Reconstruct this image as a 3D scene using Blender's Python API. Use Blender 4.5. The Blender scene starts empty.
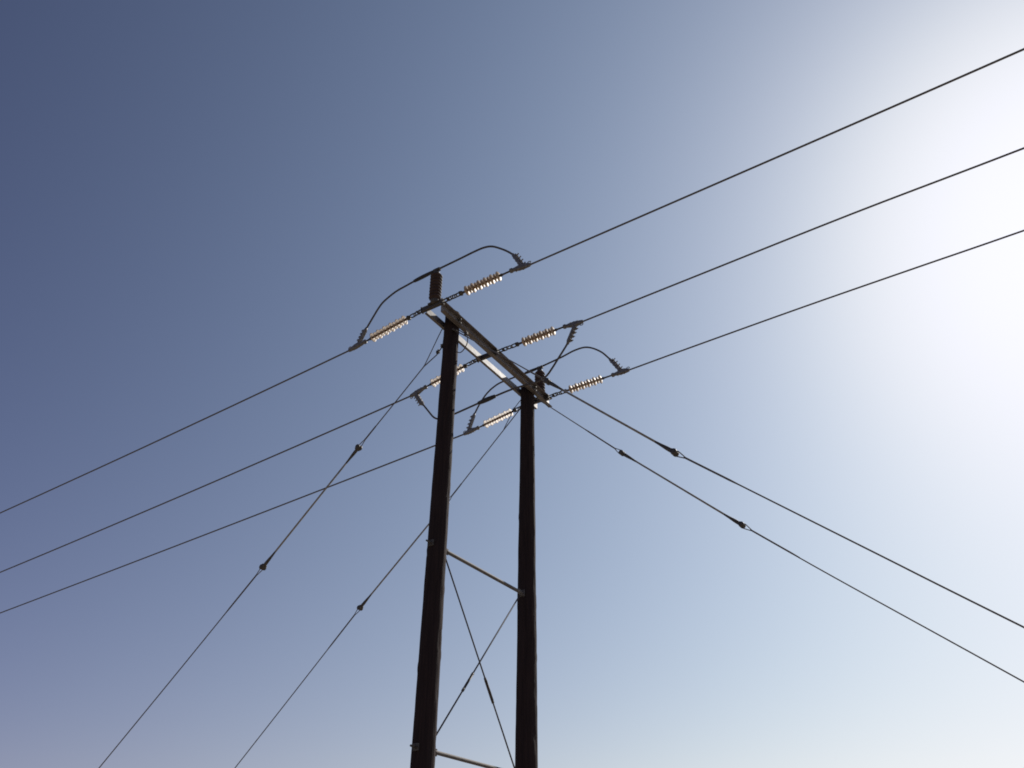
import bpy, math, random
from mathutils import Vector, Matrix, noise
random.seed(7)
PI = math.pi
scene = bpy.context.scene
col = scene.collection

# ------------------------------------------------------------------ frame of the site
# s runs along the crossarms (away from the camera), t along the power line, z up
AZ = math.radians(35.0)
A = Vector((math.sin(AZ), math.cos(AZ), 0))
N = Vector((math.cos(AZ), -math.sin(AZ), 0))
UP = Vector((0, 0, 1))
def W(s, t, z): return A * s + N * t + UP * z

# ------------------------------------------------------------------ mesh builder
class MB:
    def __init__(self): self.v = []; self.f = []; self.sm = []
    def add(self, vs, fs, smooth=False):
        k = len(self.v); self.v += [Vector(p) for p in vs]
        for f in fs: self.f.append([i + k for i in f]); self.sm.append(smooth)
    def box(self, c, x, y, z, hx, hy, hz, bev=0.0):
        c = Vector(c); x = Vector(x).normalized(); y = Vector(y).normalized(); z = Vector(z).normalized()
        if bev <= 0:
            vs = [c + x*hx*i + y*hy*j + z*hz*k for i in (-1, 1) for j in (-1, 1) for k in (-1, 1)]
            fs = [(0,1,3,2),(4,6,7,5),(0,4,5,1),(2,3,7,6),(0,2,6,4),(1,5,7,3)]
            self.add(vs, fs); return
        # bar along x with chamfered long edges
        b = bev
        ring = [(hy, hz-b), (hy-b, hz), (-hy+b, hz), (-hy, hz-b), (-hy, -hz+b), (-hy+b, -hz), (hy-b, -hz), (hy, -hz+b)]
        vs = []
        for i, sh in ((-hx, b), (-hx+b, 0), (hx-b, 0), (hx, b)):
            for (a, d) in ring:
                vs.append(c + x*i + y*(a*(1-sh/hy)) + z*(d*(1-sh/hz)))
        fs = []
        for r in range(3):
            for k in range(8):
                fs.append((r*8+k, r*8+(k+1) % 8, (r+1)*8+(k+1) % 8, (r+1)*8+k))
        fs.append(tuple(range(7, -1, -1))); fs.append(tuple(range(24, 32)))
        self.add(vs, fs)
    def tube(self, pts, r, n=8, caps=True, smooth=True):
        pts = [Vector(p) for p in pts]; m = len(pts)
        rs = r if isinstance(r, (list, tuple)) else [r] * m
        tg = []
        for i in range(m):
            d = pts[min(i+1, m-1)] - pts[max(i-1, 0)]
            tg.append(d.normalized())
        ref = UP if abs(tg[0].z) < .9 else Vector((1, 0, 0))
        u = (ref - tg[0] * ref.dot(tg[0])).normalized()
        vs = []
        for i in range(m):
            u = (u - tg[i] * u.dot(tg[i])).normalized(); w = tg[i].cross(u)
            for k in range(n):
                a = 2 * PI * k / n
                vs.append(pts[i] + (u * math.cos(a) + w * math.sin(a)) * rs[i])
        fs = [(i*n+k, i*n+(k+1) % n, (i+1)*n+(k+1) % n, (i+1)*n+k) for i in range(m-1) for k in range(n)]
        if caps: fs += [tuple(range(n-1, -1, -1)), tuple(range((m-1)*n, m*n))]
        self.add(vs, fs, smooth)
    def lathe(self, p, d, prof, n=20, smooth=True):
        """prof = list of (distance along d, radius)"""
        p = Vector(p); d = Vector(d).normalized()
        ref = UP if abs(d.z) < .9 else Vector((1, 0, 0))
        u = (ref - d * ref.dot(d)).normalized(); w = d.cross(u)
        vs = []
        for (h, r) in prof:
            for k in range(n):
                a = 2 * PI * k / n
                vs.append(p + d*h + (u*math.cos(a) + w*math.sin(a)) * r)
        m = len(prof)
        fs = [(i*n+k, i*n+(k+1) % n, (i+1)*n+(k+1) % n, (i+1)*n+k) for i in range(m-1) for k in range(n)]
        fs += [tuple(range(n-1, -1, -1)), tuple(range((m-1)*n, m*n))]
        self.add(vs, fs, smooth)
    def ring(self, c, d, side, L, R, r, n=20, k=7):
        """closed oval link: centre c, long axis d (half length L), across side (half width R)"""
        c = Vector(c); d = Vector(d).normalized(); side = Vector(side).normalized()
        nor = d.cross(side).normalized()
        vs = []
        for i in range(n):
            a = 2*PI*i/n
            st = max(L - R, 0)
            ctr = c + d * (math.cos(a)*R + (st if math.cos(a) > 0 else -st)) + side * math.sin(a) * R
            rad = (d * math.cos(a) + side * math.sin(a)).normalized()
            for j in range(k):
                b = 2*PI*j/k
                vs.append(ctr + (rad*math.cos(b) + nor*math.sin(b)) * r)
        fs = [(i*k+j, i*k+(j+1) % k, ((i+1) % n)*k+(j+1) % k, ((i+1) % n)*k+j) for i in range(n) for j in range(k)]
        self.add(vs, fs, True)
    def build(self, name, mat, parent=None, base=None):
        off = Vector(base) if base is not None else (parent['_w'] if False else None)
        me = bpy.data.meshes.new(name)
        o = bpy.data.objects.new(name, me); col.objects.link(o)
        origin = Vector((0, 0, 0))
        if parent is not None: origin = BASE[parent.name]
        elif base is not None: origin = Vector(base)
        me.from_pydata([p - origin for p in self.v], [], self.f)
        me.polygons.foreach_set('use_smooth', self.sm)
        me.materials.append(mat); me.update()
        if parent is not None: o.parent = parent
        else: o.location = origin
        BASE[o.name] = origin
        return o
BASE = {}
def empty(name, loc):
    o = bpy.data.objects.new(name, None); col.objects.link(o); o.location = loc
    o.empty_display_size = .2; BASE[o.name] = Vector(loc); return o
def tag(o, label=None, cat=None, group=None, kind=None):
    if label: o['label'] = label
    if cat: o['category'] = cat
    if group: o['group'] = group
    if kind: o['kind'] = kind
    return o
def spline(pts, sub=6):
    """Catmull-Rom through points"""
    pts = [Vector(p) for p in pts]; out = []
    P = [2*pts[0]-pts[1]] + pts + [2*pts[-1]-pts[-2]]
    for i in range(1, len(P)-2):
        a, b, c, d = P[i-1], P[i], P[i+1], P[i+2]
        for k in range(sub):
            x = k/sub
            out.append(.5*((2*b)+(c-a)*x+(2*a-5*b+4*c-d)*x*x+(3*b-a-3*c+d)*x**3))
    out.append(pts[-1]); return out

# ------------------------------------------------------------------ materials
def new_mat(name):
    m = bpy.data.materials.new(name); m.use_nodes = True
    nt = m.node_tree; b = nt.nodes['Principled BSDF']; return m, nt, b
def noise_mat(name, c1, c2, scale=(8, 8, 8), detail=6, rough=.7, metal=0., bump=.0, spec=.5, rough2=None, lo=.35, hi=.65):
    m, nt, b = new_mat(name)
    tc = nt.nodes.new('ShaderNodeTexCoord'); mp = nt.nodes.new('ShaderNodeMapping')
    mp.inputs['Scale'].default_value = scale
    nz = nt.nodes.new('ShaderNodeTexNoise'); nz.inputs['Scale'].default_value = 1; nz.inputs['Detail'].default_value = detail
    rp = nt.nodes.new('ShaderNodeValToRGB')
    rp.color_ramp.elements[0].color = (*c1, 1); rp.color_ramp.elements[1].color = (*c2, 1)
    rp.color_ramp.elements[0].position = lo; rp.color_ramp.elements[1].position = hi
    L = nt.links.new
    L(tc.outputs['Object'], mp.inputs['Vector']); L(mp.outputs[0], nz.inputs['Vector'])
    L(nz.outputs['Fac'], rp.inputs['Fac']); L(rp.outputs['Color'], b.inputs['Base Color'])
    b.inputs['Metallic'].default_value = metal; b.inputs['Specular IOR Level'].default_value = spec
    if rough2 is None: b.inputs['Roughness'].default_value = rough
    else:
        mr = nt.nodes.new('ShaderNodeMapRange'); mr.inputs[3].default_value = rough; mr.inputs[4].default_value = rough2
        L(nz.outputs['Fac'], mr.inputs[0]); L(mr.outputs[0], b.inputs['Roughness'])
    if bump > 0:
        bp = nt.nodes.new('ShaderNodeBump'); bp.inputs['Strength'].default_value = bump; bp.inputs['Distance'].default_value = .02
        L(nz.outputs['Fac'], bp.inputs['Height']); L(bp.outputs[0], b.inputs['Normal'])
    return m
M_POLE = noise_mat('creosote_wood', (.025, .0180, .0182), (.040, .0270, .0255), (38, 38, 1.6), 8, .75, bump=.55, spec=.12, rough2=1.0)
M_ARM = noise_mat('weathered_arm', (.115, .099, .094), (.185, .161, .152), (7, 7, 14), 6, .43, bump=.10, spec=.55, rough2=.58)
M_GALV = noise_mat('dull_galvanised_steel', (.11, .10, .095), (.19, .175, .16), (25, 25, 25), 4, .65, metal=.15, spec=.3, rough2=.8)
M_IRON = noise_mat('dark_forged_iron', (.06, .055, .05), (.13, .115, .10), (40, 40, 40), 4, .5, metal=.5, rough2=.7)
M_ALU = noise_mat('weathered_aluminium', (.15, .14, .135), (.26, .245, .235), (30, 30, 30), 4, .5, metal=.6, rough2=.65)
M_WIRE = noise_mat('aged_conductor_strand', (.11, .10, .10), (.18, .165, .16), (60, 60, 60), 3, .75, metal=0, spec=.2, rough2=.85)
M_JUMP = noise_mat('aged_jumper_strand', (.07, .062, .062), (.12, .108, .105), (60, 60, 60), 3, .75, metal=0, spec=.2, rough2=.85)
M_BLACK = noise_mat('black_armour_sleeve', (.018, .018, .022), (.04, .038, .042), (40, 40, 40), 3, .55)
M_ROD = noise_mat('grey_fibreglass_rod', (.24, .225, .195), (.33, .305, .27), (12, 12, 12), 4, .75, spec=.2)
M_GLAZE = noise_mat('brown_glazed_porcelain', (.040, .024, .020), (.075, .045, .036), (9, 9, 9), 4, .6, spec=.25, rough2=.75)
M_CORE = noise_mat('brown_insulator_core', (.13, .072, .036), (.22, .13, .065), (15, 15, 15), 3, .5)
def shed_mat():
    m, nt, b = new_mat('cream_translucent_shed')
    L = nt.links.new
    tc = nt.nodes.new('ShaderNodeTexCoord'); nz = nt.nodes.new('ShaderNodeTexNoise'); nz.inputs['Scale'].default_value = 12
    rp = nt.nodes.new('ShaderNodeValToRGB')
    rp.color_ramp.elements[0].color = (.56, .42, .28, 1); rp.color_ramp.elements[1].color = (.78, .63, .46, 1)
    rp.color_ramp.elements[0].position = .3; rp.color_ramp.elements[1].position = .7
    L(tc.outputs['Object'], nz.inputs['Vector']); L(nz.outputs['Fac'], rp.inputs['Fac'])
    b.inputs['Roughness'].default_value = .5; b.inputs['Specular IOR Level'].default_value = .35
    L(rp.outputs['Color'], b.inputs['Base Color'])
    tr = nt.nodes.new('ShaderNodeBsdfTranslucent'); L(rp.outputs['Color'], tr.inputs['Color'])
    mx = nt.nodes.new('ShaderNodeMixShader'); mx.inputs[0].default_value = .3
    L(b.outputs[0], mx.inputs[1]); L(tr.outputs[0], mx.inputs[2])
    L(mx.outputs[0], nt.nodes['Material Output'].inputs['Surface'])
    return m
M_SHED = shed_mat()

# ------------------------------------------------------------------ ground
def ground():
    m = noise_mat('dry_earth', (.16, .12, .085), (.30, .24, .17), (.35, .35, .35), 10, .95, bump=.3)
    nt = m.node_tree; L = nt.links.new
    nz = nt.nodes.new('ShaderNodeTexNoise'); nz.inputs['Scale'].default_value = .02; nz.inputs['Detail'].default_value = 8
    tc = [n for n in nt.nodes if n.type == 'TEX_COORD'][0]; L(tc.outputs['Object'], nz.inputs['Vector'])
    mx = nt.nodes.new('ShaderNodeMixRGB'); mx.inputs['Color2'].default_value = (.12, .12, .06, 1)
    rp = nt.nodes.new('ShaderNodeValToRGB'); rp.color_ramp.elements[0].position = .45; rp.color_ramp.elements[1].position = .62
    L(nz.outputs['Fac'], rp.inputs['Fac']); L(rp.outputs['Color'], mx.inputs['Fac'])
    b = nt.nodes['Principled BSDF']; old = [l for l in nt.links if l.to_socket == b.inputs['Base Color']][0].from_socket
    L(old, mx.inputs['Color1']); L(mx.outputs['Color'], b.inputs['Base Color'])
    g = MB(); n = 72; radii = [0, 3, 6, 10, 15, 22, 32, 50, 80, 140, 300, 700, 1500, 4000]
    vs = [Vector((0, 10, 0))]
    for r in radii[1:]:
        for k in range(n):
            a = 2*PI*k/n; p = Vector((r*math.cos(a), 10 + r*math.sin(a), 0))
            p.z = (noise.noise(p*.12)*.10 + noise.noise(p*.5)*.03 - .06) if r < 200 else -.06
            vs.append(p)
    fs = [(0, 1+k, 1+(k+1) % n) for k in range(n)]
    for i in range(len(radii)-2):
        for k in range(n):
            a = 1+i*n; b_ = a+n
            fs.append((a+k, b_+k, b_+(k+1) % n, a+(k+1) % n))
    g.add(vs, fs, True)
    tag(g.build('ground', m), kind='structure')
ground()

# ------------------------------------------------------------------ the H-frame
PL = (10.146, -8.482); PR = (12.862, -8.612)
H = 11.30
ARM_DRIFT = -.047
def armA(s): return -8.295 + ARM_DRIFT*(s-10.0)
def armB(s): return -8.665 + ARM_DRIFT*(s-10.0)
DARM = (A + N*ARM_DRIFT).normalized(); NARM = Vector((DARM.y, -DARM.x, 0))
frame = empty('utility_pole', W(11.5, -8.55, 0))
tag(frame, 'dark wooden H-frame power pole with twin poles, double crossarm and X bracing', 'power pole')

def pole(st, r_top, r_bot, top, lean, label, seed):
    g = MB(); n = 44; rows = 190
    base = W(st[0], st[1], 0); vs = []
    for i in range(rows+1):
        z = -.3 + (top+.3)*i/rows
        r = r_bot + (r_top-r_bot)*max(z, 0)/top
        ax = base + Vector((lean*(H-z), 0, 0))
        for k in range(n):
            a = 2*PI*k/n
            q = Vector((math.cos(a)*2.2, math.sin(a)*2.2, z*.5 + seed))
            q2 = Vector((math.cos(a)*7, math.sin(a)*7, z*2.4 + seed))
            rr = r + noise.noise(q)*.006 + noise.noise(q2)*.005
            c = noise.noise(Vector((math.cos(a)*5, math.sin(a)*5, z*3+seed*3)))
            if c > .38: rr -= .010
            elif c < -.46: rr += .006
            vs.append(ax + Vector((math.cos(a)*rr, math.sin(a)*rr, z)))
    fs = [(i*n+k, i*n+(k+1) % n, (i+1)*n+(k+1) % n, (i+1)*n+k) for i in range(rows) for k in range(n)]
    c = len(vs); vs.append(base + Vector((0, 0, top+.02)))
    fs += [(rows*n+k, rows*n+(k+1) % n, c) for k in range(n)]
    g.add(vs, fs, True)
    o = g.build('pole', M_POLE, frame); tag(o, label); return o
LEAN = {PL: -.0055, PR: 0}
RT = {PL: (.187, .135), PR: (.214, .137)}
pole(PL, .135, .187, H+.22, LEAN[PL], 'nearer and left pole of the H-frame', 1.3)
pole(PR, .137, .214, H+.08, LEAN[PR], 'farther and right pole of the H-frame', 8.7)

ZA = (11.178, 11.378); ZB = (11.238, 11.360)      # bottom and top of the two arms
def crossarm(fn, s0, s1, label, sg, zz, dep):
    """steel channel, web against the poles, flanges pointing away from them (sg = side the flanges point to)"""
    hh = (zz[1]-zz[0])/2
    c = W((s0+s1)/2, fn((s0+s1)/2), (zz[0]+zz[1])/2); hl = (s1-s0)/2
    o_ = -.046 + dep
    sec = [(-.046, -hh), (o_, -hh), (o_-.005, -hh+.0045), (o_-.012, -hh+.010), (-.032, -hh+.015), (-.037, -hh+.021), (-.037, hh-.021), (-.032, hh-.015), (o_-.012, hh-.010), (o_-.005, hh-.0045), (o_, hh), (-.046, hh)]
    n = len(sec); g = MB(); vs = []; steps = 24
    for i in range(steps+1):
        x = -hl + 2*hl*i/steps
        for (a, z) in sec: vs.append(c + DARM*x + NARM*sg*a + UP*z)
    fs = [(i*n+k, i*n+(k+1) % n, (i+1)*n+(k+1) % n, (i+1)*n+k) for i in range(steps) for k in range(n)]
    for e in (0, steps*n):
        fs += [tuple(e+k for k in (11, 0, 5, 6)), tuple(e+k for k in (0, 1, 2, 3, 4, 5)), tuple(e+k for k in (6, 7, 8, 9, 10, 11))]
    g.add(vs, fs)
    o = g.build('crossarm', M_ARM, frame); tag(o, label); return o
crossarm(armA, 9.62, 13.52, 'nearer steel crossarm on the right face of the poles, in its own shade', 1, ZA, .092)
crossarm(armB, 9.56, 13.50, 'farther, slimmer steel crossarm on the left face of the poles with a sunlit side', -1, ZB, .056)

S1, S2, S3 = 9.545, 11.36, 13.34
TIE = {}
for s in (S1, S2, S3):
    t0, t1 = armB(s)-.07, armA(s)+.065
    g = MB()
    zt = H + (.0 if s == S2 else .02)
    g.box(W(s, (t0+t1)/2, zt), N, A, UP, (t1-t0)/2, .032, .048, .006)
    tie = g.build('tie_bar', M_IRON, frame)
    for t in (t0+.012, t1-.012):
        w = MB(); w.box(W(s, t, zt), N, A, UP, .010, .040, .058, .003)
        w.build('end_plate', M_IRON, tie)
    TIE[s] = (t0, t1, zt)
# through bolts with washers holding the arms to the poles
for st in (PL, PR):
    for fn, sg in ((armA, 1), (armB, -1)):
        for dz in (.06, -.06):
            c = W(st[0], fn(st[0]), (sum(ZA) if sg > 0 else sum(ZB))/2 + dz*(.7 if sg > 0 else .45))
            c = c - NARM*sg*.082
            g = MB(); g.tube([c + NARM*sg*.04, c + NARM*sg*.12], .013, 6, smooth=False)
            b = g.build('bolt', M_IRON, frame)
            g = MB(); g.box(c + NARM*sg*.052, NARM, DARM, UP, .006, .030, .022, .002); g.tube([c+NARM*sg*.060, c+NARM*sg*.082], .018, 6, smooth=False)
            g.build('washer', M_IRON, b)
# brace bars and X rods between the poles
D_LR = (W(PR[0], PR[1], 0) - W(PL[0], PL[1], 0)); LEN = D_LR.length; D_LR.normalize()
SIDE = Vector((D_LR.y, -D_LR.x, 0))
def rad_at(st, z): return RT[st][0] + (RT[st][1]-RT[st][0])*z/11.45
def ax_at(st, z): return W(st[0], st[1], z) + Vector((LEAN[st]*(H-z), 0, 0))
for z in (6.92, 3.90):
    a = ax_at(PL, z) + D_LR*(rad_at(PL, z)-.01); b = ax_at(PR, z) - D_LR*(rad_at(PR, z)-.01)
    g = MB(); g.tube([a + D_LR*.0, a + D_LR*.14, b - D_LR*.14, b], .030, 12)
    bar = g.build('brace_bar', M_GALV, frame)
    for p, sg in ((a, 1), (b, -1)):
        g = MB(); g.box(p + D_LR*sg*.005, D_LR, SIDE, UP, .010, .05, .06, .003)
        g.box(p + D_LR*sg*.08, D_LR, SIDE, UP, .075, .010, .05, .003)
        g.build('end_bracket', M_GALV, bar)
    for st, sg in ((PL, -1), (PR, 1)):
        p = ax_at(st, z) + D_LR*sg*rad_at(st, z)
        g = MB(); g.tube([p, p + D_LR*sg*.13], .016, 6, smooth=False)
        bo = g.build('bolt', M_IRON, frame)
        g = MB(); g.box(p + D_LR*sg*.007, D_LR, SIDE, UP, .012, .05, .05, .002); g.tube([p+D_LR*sg*.02, p+D_LR*sg*.045], .028, 6, smooth=False)
        g.build('washer', M_IRON, bo)
def xrod(za, zb, off, f0):
    a = ax_at(PL, za) + D_LR*(rad_at(PL, za)-.02) + SIDE*off
    b = ax_at(PR, zb) - D_LR*(rad_at(PR, zb)-.02) + SIDE*off
    g = MB(); g.tube([a, b], .0125, 8); rod = g.build('brace_rod', M_JUMP, frame)
    d = (b-a).normalized(); L = (b-a).length
    g = MB(); c = a + d*L*f0
    for sg in (-1, 1): g.tube([c - d*.17 + SIDE*sg*.017, c + d*.17 + SIDE*sg*.017], .009, 6)
    for sg in (-1, 1): g.tube([c + d*sg*.15, c + d*sg*.21], .022, 8)
    g.build('turnbuckle', M_IRON, rod)
    for p, dd in ((a, d), (b, -d)):
        g = MB(); g.box(p + dd*.07, dd, SIDE, dd.cross(SIDE), .07, .012, .024, .002); g.build('eye_fitting', M_IRON, rod)
xrod(6.90, 3.68, .016, .585)
xrod(3.96, 6.96, -.016, .36)

# ------------------------------------------------------------------ post insulators
def post_insulator(s, t, z0, z1, label):
    base = W(s, t, z0); th = empty('post_insulator', base)
    tag(th, label, 'insulator', 'post insulators carrying the jumpers')
    g = MB(); L = z1 - z0; n = 8; R = .112; prof = [(.0, .075), (.03, .085)]
    for i in range(n):
        h = .035 + (L-.07)*i/n; dh = (L-.07)/n
        prof += [(h, .090), (h+dh*.15, R-.004), (h+dh*.4, R+.002), (h+dh*.58, R-.003), (h+dh*.8, .091), (h+dh*.97, .089)]
    prof += [(L-.035, .07), (L-.02, .05)]
    g.lathe(base, UP, prof, 28); g.build('body', M_GLAZE, th)
    g = MB(); g.lathe(base - UP*.075, UP, [(0, .05), (.02, .075), (.075, .08), (.085, .078)], 20)
    g.box(base - UP*.055, A, N, UP, .055, .12, .016, .004); g.build('base_flange', M_IRON, th)
    g = MB(); g.lathe(base + UP*(L-.03), UP, [(0, .055), (.05, .058), (.07, .04), (.09, .03)], 16)
    g.box(base + UP*(L+.085), N, A, UP, .075, .034, .024, .006);
    for sg in (-1, 1): g.tube([base + UP*(L+.07) + N*sg*.045, base + UP*(L+.135) + N*sg*.045], .009, 6)
    g.build('top_clamp', M_IRON, th)
    return base + UP*(L+.112)
TOP1 = post_insulator(S1-.02, -8.40, 11.40, 12.035, 'brown ribbed post insulator standing over the near end of the crossarms')
TOP3 = post_insulator(S3-.02, -8.60, 11.40, 12.035, 'brown ribbed post insulator standing behind the far end of the crossarms')

# ------------------------------------------------------------------ strain insulators
def strain_insulator(s, sg, p0, p1, h0, h1, label):
    """p0 = tie bar end (t,z), p1 = clamp eye (t,z), h0..h1 = shedded length along the string"""
    a = W(s, *p0); b = W(s, *p1); d = (b-a).normalized(); L = (b-a).length
    side = d.cross(UP).normalized(); nv = side.cross(d); f = h0/.52
    th = empty('strain_insulator', a); tag(th, label, 'insulator', 'strain insulators at the crossarms')
    g = MB()
    g.ring(a + d*.05*f, d, side, .075*f, .034, .0135); g.tube([a + d*.11*f - side*.05, a + d*.11*f + side*.05], .014, 8)
    g.build('shackle', M_IRON, th)
    n = 3 if f > .85 else 2
    for k in range(n):
        h = (.14 + (.085 if n == 3 else .115)*k)*f + .01
        g = MB(); g.ring(a + d*h, d, nv if k % 2 == 0 else side, .064, .037, .0125); g.build('chain_link', M_IRON, th)
    hs = .36*f
    g = MB(); g.lathe(a + d*hs, d, [(0, .018), (.010, .040), (.045, .046), (.065, .036), (.08, .022), (h0-hs, .020)], 14)
    g.box(a + d*(hs+.03), side, d, nv, .055, .016, .016, .004)
    g.build('socket', M_IRON, th)
    Ls = h1 - h0
    g = MB(); g.tube([a + d*(h0-.04), a + d*(h1+.03)], .0225, 12); g.build('core', M_CORE, th)
    n = 11; g = MB()
    for i in range(n):
        h = h0 + .02 + (Ls-.03)*i/(n-1); R = .092 if i % 2 == 0 else .076
        g.lathe(a + d*h, d, [(-.014, .0215), (-.006, .029), (-.006-.13*(R-.029)*.6, .029+(R-.029)*.6), (-.005-.13*(R-.029), R-.001), (-.0035-.13*(R-.029), R), (-.002-.13*(R-.029), R-.001), (-.13*(R-.029)*.6, .029+(R-.029)*.6), (.001, .029), (.010, .0215)], 30)
    g.build('sheds', M_SHED, th)
    g = MB(); g.lathe(a + d*(h1+.01), d, [(0, .024), (.015, .028), (.05, .026), (.06, .018), (L-h1-.01, .016)], 12)
    g.build('end_fitting', M_IRON, th)
    return b
# (clamp eye t, z) and shedded stretch of each string
E_ = {('L', 1): (-10.07, 11.165), ('R', 1): (-6.74, 11.345), ('L', 2): (-10.08, 11.115), ('R', 2): (-6.79, 11.285),
      ('L', 3): (-10.22, 11.150), ('R', 3): (-6.87, 11.318)}
SH = {('L', 1): (.40, 1.20), ('R', 1): (.52, 1.23), ('L', 2): (.38, 1.13), ('R', 2): (.60, 1.28), ('L', 3): (.47, 1.16), ('R', 3): (.53, 1.26)}
words = {('L', 1): 'left strain insulator string on the near end of the crossarms, left of both poles',
         ('R', 1): 'right strain insulator string at the near crossarm end, highest of the backlit strings',
         ('L', 2): 'strain insulator string half hidden behind the nearer pole',
         ('R', 2): 'backlit strain insulator string right of the crossarm middle, on the middle power line',
         ('L', 3): 'tan strain insulator string between the two poles, left of the farther pole',
         ('R', 3): 'backlit strain insulator string right of the far crossarm end, lowest of the right strings'}
for i, s in ((1, S1), (2, S2), (3, S3)):
    t0, t1, zt = TIE[s]
    strain_insulator(s, -1, (t0, zt), E_[('L', i)], *SH[('L', i)], words[('L', i)])
    strain_insulator(s, 1, (t1, zt), E_[('R', i)], *SH[('R', i)], words[('R', i)])

# ------------------------------------------------------------------ power lines with dead-end clamps
def dead_end(th, s, p_eye, p_wire, loop_up):
    a = W(s, *p_eye); b = W(s, *p_wire); d = (b-a).normalized(); L = (b-a).length
    side = d.cross(UP).normalized()
    if side.dot(A) < 0: side = -side
    nv = UP - d*UP.dot(d); nv.normalize()
    sgn = 1 if loop_up else -1
    g = MB()
    g.lathe(a - d*.02, d, [(0, .018), (.01, .042), (.05, .045), (.07, .030), (.09, .030)], 10)
    # tapered body, deeper in the middle where the jumper pad sits
    ring = []
    for h, lo, hi, w in ((.04, .026, .030, .024), (.11, .036, .042, .032), (.20, .042, .066, .036), (.27, .042, .062, .036), (.33, .036, .046, .030), (L-.02, .030, .034, .026), (L, .020, .020, .018)):
        c = a + d*h
        ring.append([c + side*w + nv*sgn*hi*.6, c + side*w*.6 + nv*sgn*hi, c - side*w*.6 + nv*sgn*hi, c - side*w + nv*sgn*hi*.6,
                     c - side*w - nv*sgn*lo*.6, c - side*w*.6 - nv*sgn*lo, c + side*w*.6 - nv*sgn*lo, c + side*w - nv*sgn*lo*.6])
    vs = [p for r in ring for p in r]; m = len(ring)
    fs = [(i*8+k, i*8+(k+1) % 8, (i+1)*8+(k+1) % 8, (i+1)*8+k) for i in range(m-1) for k in range(8)]
    fs += [tuple(range(8)), tuple(range((m-1)*8, m*8))]
    g.add(vs, fs)
    for h in (.13, .20, .28):     # keeper bolts under the body
        c = a + d*h; g.tube([c - nv*sgn*.02, c - nv*sgn*.062], .010, 6, smooth=False)
    c_ = g.build('dead_end_clamp', M_ALU, th)
    g = MB(); g.ring(b - d*.035 + nv*sgn*.048, d, nv, .034, .027, .008, 14, 6); g.build('eye_loop', M_ALU, c_)
    return b
def power_line(i, side_, s, wire, label, loop_up, fat):
    eye = E_[(side_, i)]; th_base = W(s, *eye)
    g = MB(); pts = spline([W(s, t, z) for t, z in wire], 5); g.tube(pts, fat, 8)
    o = g.build('power_line', M_WIRE, base=th_base)
    tag(o, label, 'power line', 'power lines strung to the crossarms')
    dead_end(o, s, eye, wire[0], loop_up)
    return o
def sag(t, t0, z0, k, c):
    u = t0 - t; return z0 - k*u + c*u*u
def left_wire(t0, z0, k, c): return [(t, sag(t, t0, z0, k, c)) for t in (t0, t0-1.5, t0-4, t0-8, t0-14, t0-22, t0-34, t0-50, t0-70, t0-95)]
power_line(1, 'L', S1, left_wire(-10.50, 11.115, .0445, .00087), 'power line running down to the left edge, highest of the left three', True, .0155)
power_line(2, 'L', S2, left_wire(-10.49, 11.030, .0585, .00068), 'power line to the left edge, middle one of the left three', False, .0165)
power_line(3, 'L', S3, left_wire(-10.63, 11.105, .0490, .00026), 'power line to the left edge, lowest of the left three, passing behind the nearer pole', True, .0175)
def right_wire(t0, z0, pts): return [(t0, z0)] + pts
power_line(1, 'R', S1, [(-6.335, 11.296), (-5.0, 11.297), (-3.25, 11.297), (-.85, 11.298), (1.2, 11.309), (5, 11.34), (12, 11.45), (25, 11.75), (50, 12.6)],
           'power line rising to the right edge, highest of the right three', True, .0152)
power_line(2, 'R', S2, [(-6.38, 11.243), (-5.4, 11.262), (-4.06, 11.285), (-1.5, 11.325), (.94, 11.312), (5, 11.33), (12, 11.42), (25, 11.70), (50, 12.5)],
           'power line rising to the right edge, middle one of the right three', False, .0152)
power_line(3, 'R', S3, [(-6.48, 11.305), (-5.2, 11.335), (-3.0, 11.372), (-1.0, 11.38), (.67, 11.381), (5, 11.42), (12, 11.52), (25, 11.8), (50, 12.6)],
           'power line rising to the right edge, lowest of the right three', True, .0152)

# ------------------------------------------------------------------ jumpers
def terminal(th, s, p, q, out):
    """bolted jumper connector from p (on the clamp) to q; out = +1/-1 side its bolts stick out along the line"""
    a = W(s, *p); b = W(s, *q); d = (b-a).normalized(); L = (b-a).length
    nv = A.cross(d).normalized()
    if nv.dot(N)*out < 0: nv = -nv
    g = MB()
    g.box((a+b)/2, d, nv, A, L/2, .030, .034, .007)
    g.tube([a - d*.03, a + d*.02], .03, 8); g.tube([b - d*.02, b + d*.05], [.034, .024], 8)
    t_ = g.build('terminal_connector', M_ALU, th)
    for k in range(4):
        c = a + d*(L*(.16 + .24*k))
        g = MB(); g.tube([c - nv*.04, c + nv*.095], .011, 6, smooth=False)
        g.box(c + nv*.042, d, nv, A, .019, .014, .036, .003)
        g.build('bolt', M_ALU, t_)
def jumper(s, pts, label, termL, termR, sleeve, fat=.0185, fat_mid=None):
    base = W(s, *pts[0])
    cur = spline([W(s, *p) for p in pts], 6)
    g = MB(); g.tube(cur, fat, 10)
    o = g.build('jumper_cable', M_JUMP, base=base); tag(o, label, 'jumper cable', 'jumper cables looping past the crossarms')
    terminal(o, s, *termL); terminal(o, s, *termR)
    # sleeve follows the cable between two t values
    t0, t1, r = sleeve
    seg = [p for p in cur if t0 <= p.dot(N) <= t1]
    if len(seg) > 2:
        n = len(seg); rs = [fat*1.15 + (r-fat)*max(0, math.sin(PI*(.08+.84*k/(n-1))))**.5 for k in range(n)]
        g = MB(); g.tube(seg, rs, 10); g.build('sleeve', M_BLACK, o)
    return o
z1 = TOP1.z; z3 = TOP3.z
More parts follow.
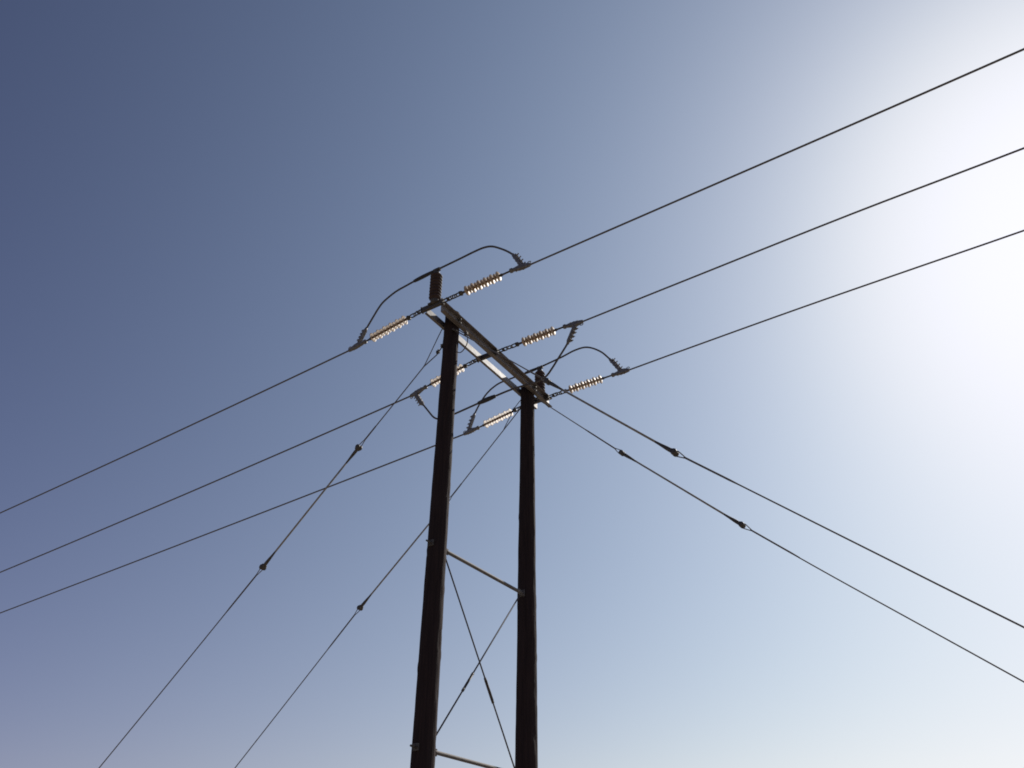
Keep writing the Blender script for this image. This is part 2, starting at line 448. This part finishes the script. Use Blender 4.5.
jumper(S1, [(-10.10, 11.46), (-10.06, 11.52), (-9.93, 11.71), (-9.82, 11.86), (-9.70, 11.965), (-9.43, 12.07), (-9.15, 12.105), (-8.86, 12.13), (-8.42, z1), (-7.893, 12.160), (-7.55, 12.172), (-7.33, 12.160), (-7.15, 12.095), (-6.95, 11.94), (-6.80, 11.80), (-6.685, 11.67)],
       'jumper cable arching over the near post insulator', ((-10.24, 11.20), (-10.11, 11.45), -1), ((-6.49, 11.30), (-6.685, 11.66), 1), (-8.98, -8.50, .034))
jumper(S2, [(-10.13, 10.72), (-9.98, 10.52), (-9.80, 10.30), (-9.60, 10.215), (-9.28, 10.225), (-8.73, 10.272), (-8.40, 10.295), (-7.97, 10.318), (-7.60, 10.300), (-7.38, 10.285), (-7.20, 10.335), (-7.07, 10.46), (-6.93, 10.63), (-6.79, 10.80), (-6.715, 10.90)],
       'jumper cable hanging slack below the crossarms behind the nearer pole', ((-10.325, 11.03), (-10.14, 10.735), -1), ((-6.555, 11.22), (-6.71, 10.91), 1), (-8.80, -8.30, .042))
jumper(S3, [(-10.355, 11.52), (-10.235, 11.72), (-10.09, 11.90), (-9.97, 12.00), (-9.86, 12.06), (-9.66, 12.12), (-9.276, 12.128), (-8.93, 12.135), (-8.62, z3), (-8.084, 12.20), (-7.72, 12.255), (-7.42, 12.215), (-7.114, 11.99), (-6.89, 11.70)],
       'jumper cable arching over the far post insulator', ((-10.49, 11.16), (-10.36, 11.51), -1), ((-6.68, 11.34), (-6.89, 11.69), 1), (-9.00, -8.68, .030))

# ------------------------------------------------------------------ guy wires
def guy(s, start, upper, lower, rest, label):
    """wire from the pole to the upper spool, fibreglass rod to the lower spool, wire on to the ground anchor"""
    P = [W(s, *p) for p in start]; u = W(s, *upper); l = W(s, *lower); R_ = [W(s, *p) for p in rest]
    base = R_[-1]; th = empty('guy_wire', base); tag(th, label, 'guy wire', 'guy wires bracing the H-frame')
    d = (l-u).normalized(); nv = A.cross(d).normalized()
    # wires
    wire = MB(); top = P + [u]
    dt = (top[-1]-top[-2]).normalized(); side = A.cross(dt).normalized()
    e = u - dt*.17
    wire.tube(P + [e], .0105, 7)
    pts = [l] + R_; db = (pts[1]-pts[0]).normalized(); sideb = A.cross(db).normalized(); fb = l + db*.17
    body = spline([fb] + R_, 6)
    wire.tube(body, .0105, 7)
    w = wire.build('wire', M_WIRE, th)
    # loops (teardrop of the preformed grip round the thimble) and the thicker grips
    for c, dd, sd, far in ((u, -dt, side, P[-1]), (l, db, sideb, None)):
        g = MB()
        for sg in (-1, 1):
            g.tube(spline([c + sd*sg*.006 + dd*-.02, c + sd*sg*.036 + dd*.03, c + sd*sg*.026 + dd*.10, c + sd*sg*.006 + dd*.19], 4), .008, 6)
        g.tube([c + dd*.17, c + dd*.24, c + dd*.95, c + dd*1.1] if far is None or (far-c).length > 1.3 else [c + dd*.17, c + dd*.24, c + dd*.5], ([.0145]*3 + [.010]) if far is None or (far-c).length > 1.3 else .0145, 7)
        g.build('wire_grip', M_WIRE, th)
    # fibreglass strain rod with tapered end fittings and spools
    g = MB(); g.tube([u + d*.08, l - d*.08], .0165, 9); rod = g.build('strain_rod', M_ROD, th)
    for c, dd in ((u, d), (l, -d)):
        g = MB(); g.lathe(c + dd*.03, dd, [(0, .030), (.06, .032), (.12, .030), (.26, .020), (.34, .017)], 10)
        g.box(c + dd*.01, dd, nv, A, .05, .030, .045, .006)
        g.build('end_fitting', M_IRON, rod)
        g = MB(); g.lathe(c - A*.055, A, [(0, .02), (.005, .045), (.03, .048), (.04, .039), (.07, .039), (.08, .048), (.105, .045), (.11, .02)], 14)
        g.build('spool', M_IRON, rod)
    # pole eye plate
    g = MB(); p0 = P[0]; d0 = (P[1]-P[0]).normalized() if len(P) > 1 else dt
    g.box(p0 + d0*.02, d0, A, A.cross(d0), .07, .028, .018, .004); g.tube([p0 + d0*.05 - A*.05, p0 + d0*.05 + A*.05], .016, 8)
    g.build('pole_eye', M_IRON, th)
    # ground anchor
    g = MB(); dg = (R_[-1]-R_[-2]).normalized(); g.tube([R_[-1] - dg*.5, R_[-1] + dg*.6], .014, 7); g.ring(R_[-1] - dg*.55, dg, A, .06, .035, .011)
    g.build('anchor_rod', M_GALV, th)
kL = 10.04/9.885; kR = 12.92/12.97
def cv(k, pts): return [(t*k, 1.6+(z-1.6)*k) for t, z in pts]
g1 = cv(kL, [(-8.43, 10.66), (-8.60, 10.50), (-8.88, 10.355), (-9.378, 9.917)])
guy(10.06, [(-8.565, 10.83), g1[1], g1[2], g1[3]], cv(kL, [(-10.288, 9.127)])[0], cv(kL, [(-12.369, 7.291)])[0],
    cv(kL, [(-14.16, 5.747), (-15.966, 4.213)]) + [(-21.2, .02)], 'leftmost guy wire, with two dark strain fittings seen against the sky')
guy(10.06, [(-8.345, 11.05), (-7.017, 9.845)], cv(kL, [(-6.248, 9.107)])[0], cv(kL, [(-4.229, 7.249)])[0],
    cv(kL, [(-3.207, 6.380), (-1.919, 5.284), (-.748, 4.288)]) + [(4.35, .02)], 'upper of the two guy wires running down to the right edge')
guy(12.92, [(-8.765, 11.02), (-9.827, 10.056)], (-10.66, 9.30), cv(kR, [(-12.87, 7.482)])[0],
    cv(kR, [(-14.366, 6.11), (-15.986, 4.635)]) + [(-21.0, .02)], 'guy wire passing behind the nearer pole down to the bottom left')
guy(12.92, [(-8.515, 11.15), (-8.172, 10.835)], cv(kR, [(-6.577, 9.292)])[0], cv(kR, [(-4.5, 7.37)])[0],
    cv(kR, [(-3.273, 6.282), (-1.163, 4.46)]) + [(3.95, .02)], 'lower of the two guy wires running down to the right edge')

# ------------------------------------------------------------------ bonding wires
def bond(pts, clampat, label, r=.0085):
    p = spline(pts, 6); base = Vector(pts[0])
    g = MB(); g.tube(p, r, 6); o = g.build('bonding_wire', M_JUMP, base=base)
    tag(o, label, 'bonding wire', 'thin bonding wires under the crossarms')
    g = MB(); c = Vector(clampat); g.box(c, N, A, UP, .035, .022, .030, .005); g.tube([c - UP*.05, c + UP*.06], .010, 6); g.build('clamp', M_IRON, o)
sL = 10.06
bond([W(sL, -8.64, 11.19), W(sL, -8.735, 11.02), W(sL, -8.86, 10.78), W(sL, -8.99, 10.54), W(sL, -9.03, 10.49)], W(sL, -8.70, 10.70),
     'thin bonding wire from the crossarm to the leftmost guy wire')
bond([W(10.12, -8.273, 11.051), W(10.12, -8.189, 10.968), W(10.12, -8.118, 10.917), W(10.12, -8.080, 10.837), W(10.12, -8.080, 10.694), W(10.12, -8.142, 10.585), W(10.12, -8.227, 10.542), W(10.12, -8.32, 10.59)],
     W(10.12, -8.115, 10.915), 'thin looped bonding wire hanging right of the nearer pole', .0095)
sR = 12.92
bond([W(sR, -8.80, 11.19), W(sR, -8.90, 11.10), W(sR, -9.00, 10.99), W(sR, -9.08, 10.86), W(sR, -9.18, 10.70), W(sR, -9.25, 10.58)],
     W(sR, -8.98, 10.99), 'thin bonding wire from the crossarm to the guy wire beside the farther pole')

# ------------------------------------------------------------------ camera
def cam():
    cd = bpy.data.cameras.new('camera'); co = bpy.data.objects.new('camera', cd); col.objects.link(co)
    p = math.radians(32.5); r = math.radians(.8)
    f = Vector((0, math.cos(p), math.sin(p))); u0 = Vector((0, -math.sin(p), math.cos(p))); x0 = Vector((1, 0, 0))
    x = x0*math.cos(r) + u0*math.sin(r); u = -x0*math.sin(r) + u0*math.cos(r)
    m = Matrix((x, u, -f)).transposed().to_4x4(); m.translation = Vector((0, 0, 1.6))
    co.matrix_world = m
    cd.sensor_width = 36; cd.lens = 880/1024*36; cd.clip_end = 10000; cd.clip_start = .05
    scene.camera = co
cam()

# ------------------------------------------------------------------ daylight
SUN_AZ, SUN_EL = math.radians(42.3), math.radians(37.0)
sd = Vector((math.sin(SUN_AZ)*math.cos(SUN_EL), math.cos(SUN_AZ)*math.cos(SUN_EL), math.sin(SUN_EL)))
sl = bpy.data.lights.new('sun', 'SUN'); so = bpy.data.objects.new('sun', sl); col.objects.link(so)
sl.energy = 4.5; sl.angle = math.radians(.53); sl.color = (1, .95, .88)
so.rotation_euler = sd.to_track_quat('Z', 'Y').to_euler(); so.location = (0, 0, 40)
wd = bpy.data.worlds.new('World'); scene.world = wd; wd.use_nodes = True
nt = wd.node_tree; bg = nt.nodes['Background']
sky = nt.nodes.new('ShaderNodeTexSky'); sky.sky_type = 'NISHITA'; sky.sun_disc = False
sky.sun_elevation = SUN_EL; sky.sun_rotation = SUN_AZ
sky.altitude = 600; sky.air_density = 1.0; sky.dust_density = 1.0; sky.ozone_density = 1.0
SKY_GRADE = ((1.017, .090, .571, -.856), (.970, .216, -.028, -.626), (.885, .244, -.626, -.076))
# turbid-air grade of the Nishita sky: per channel (L ** p) * exp(q + k1*G + k2*G*G), G = angle from the sun / 60 degrees
L = nt.links.new
def mth(op, a, b=None):
    n = nt.nodes.new('ShaderNodeMath'); n.operation = op
    for i, v in enumerate((a, b)):
        if v is None: continue
        if isinstance(v, (int, float)): n.inputs[i].default_value = v
        else: L(v, n.inputs[i])
    return n.outputs[0]
tcw = nt.nodes.new('ShaderNodeTexCoord'); dt = nt.nodes.new('ShaderNodeVectorMath'); dt.operation = 'DOT_PRODUCT'
nrm = nt.nodes.new('ShaderNodeVectorMath'); nrm.operation = 'NORMALIZE'; L(tcw.outputs['Generated'], nrm.inputs[0])
L(nrm.outputs[0], dt.inputs[0]); dt.inputs[1].default_value = sd
ang = mth('ARCCOSINE', mth('MINIMUM', mth('MAXIMUM', dt.outputs['Value'], -1.0), 1.0))
G = mth('MINIMUM', mth('DIVIDE', ang, math.radians(60)), 1.2)
sep = nt.nodes.new('ShaderNodeSeparateColor'); cmb = nt.nodes.new('ShaderNodeCombineColor'); L(sky.outputs[0], sep.inputs[0])
STR = .1; KNEE = .56
sx = nt.nodes.new('ShaderNodeSeparateXYZ'); L(nrm.outputs[0], sx.inputs[0])
LOW = mth('MULTIPLY', mth('MULTIPLY', mth('SUBTRACT', .48, mth('MAXIMUM', sx.outputs['Z'], 0.0)), mth('MULTIPLY', G, G)), .36)
for i, (p, q, k1, k2) in enumerate(SKY_GRADE):
    v = mth('POWER', mth('MULTIPLY', sep.outputs[i], .1), p)
    ex = mth('ADD', mth('MULTIPLY', mth('ADD', mth('MULTIPLY', G, k2), k1), G), mth('ADD', LOW, q + .012))
    raw = mth('MULTIPLY', v, mth('EXPONENT', ex))
    low_ = mth('MINIMUM', raw, KNEE)
    over = mth('MAXIMUM', mth('SUBTRACT', raw, KNEE), 0.0)
    top_ = (1.01, 1.01, 1.16)[i] - KNEE
    soft = mth('ADD', low_, mth('MULTIPLY', mth('TANH', mth('DIVIDE', over, top_)), top_))
    L(mth('MULTIPLY', soft, 1/STR), cmb.inputs[i])
L(cmb.outputs[0], bg.inputs['Color']); bg.inputs['Strength'].default_value = STR

scene.view_settings.view_transform = 'Standard'; scene.view_settings.look = 'None'
scene.view_settings.exposure = 0; scene.view_settings.gamma = 1; scene.view_settings.use_curve_mapping = False
scene.render.resolution_x = 1024; scene.render.resolution_y = 768
scene.cycles.filter_width = 1.8
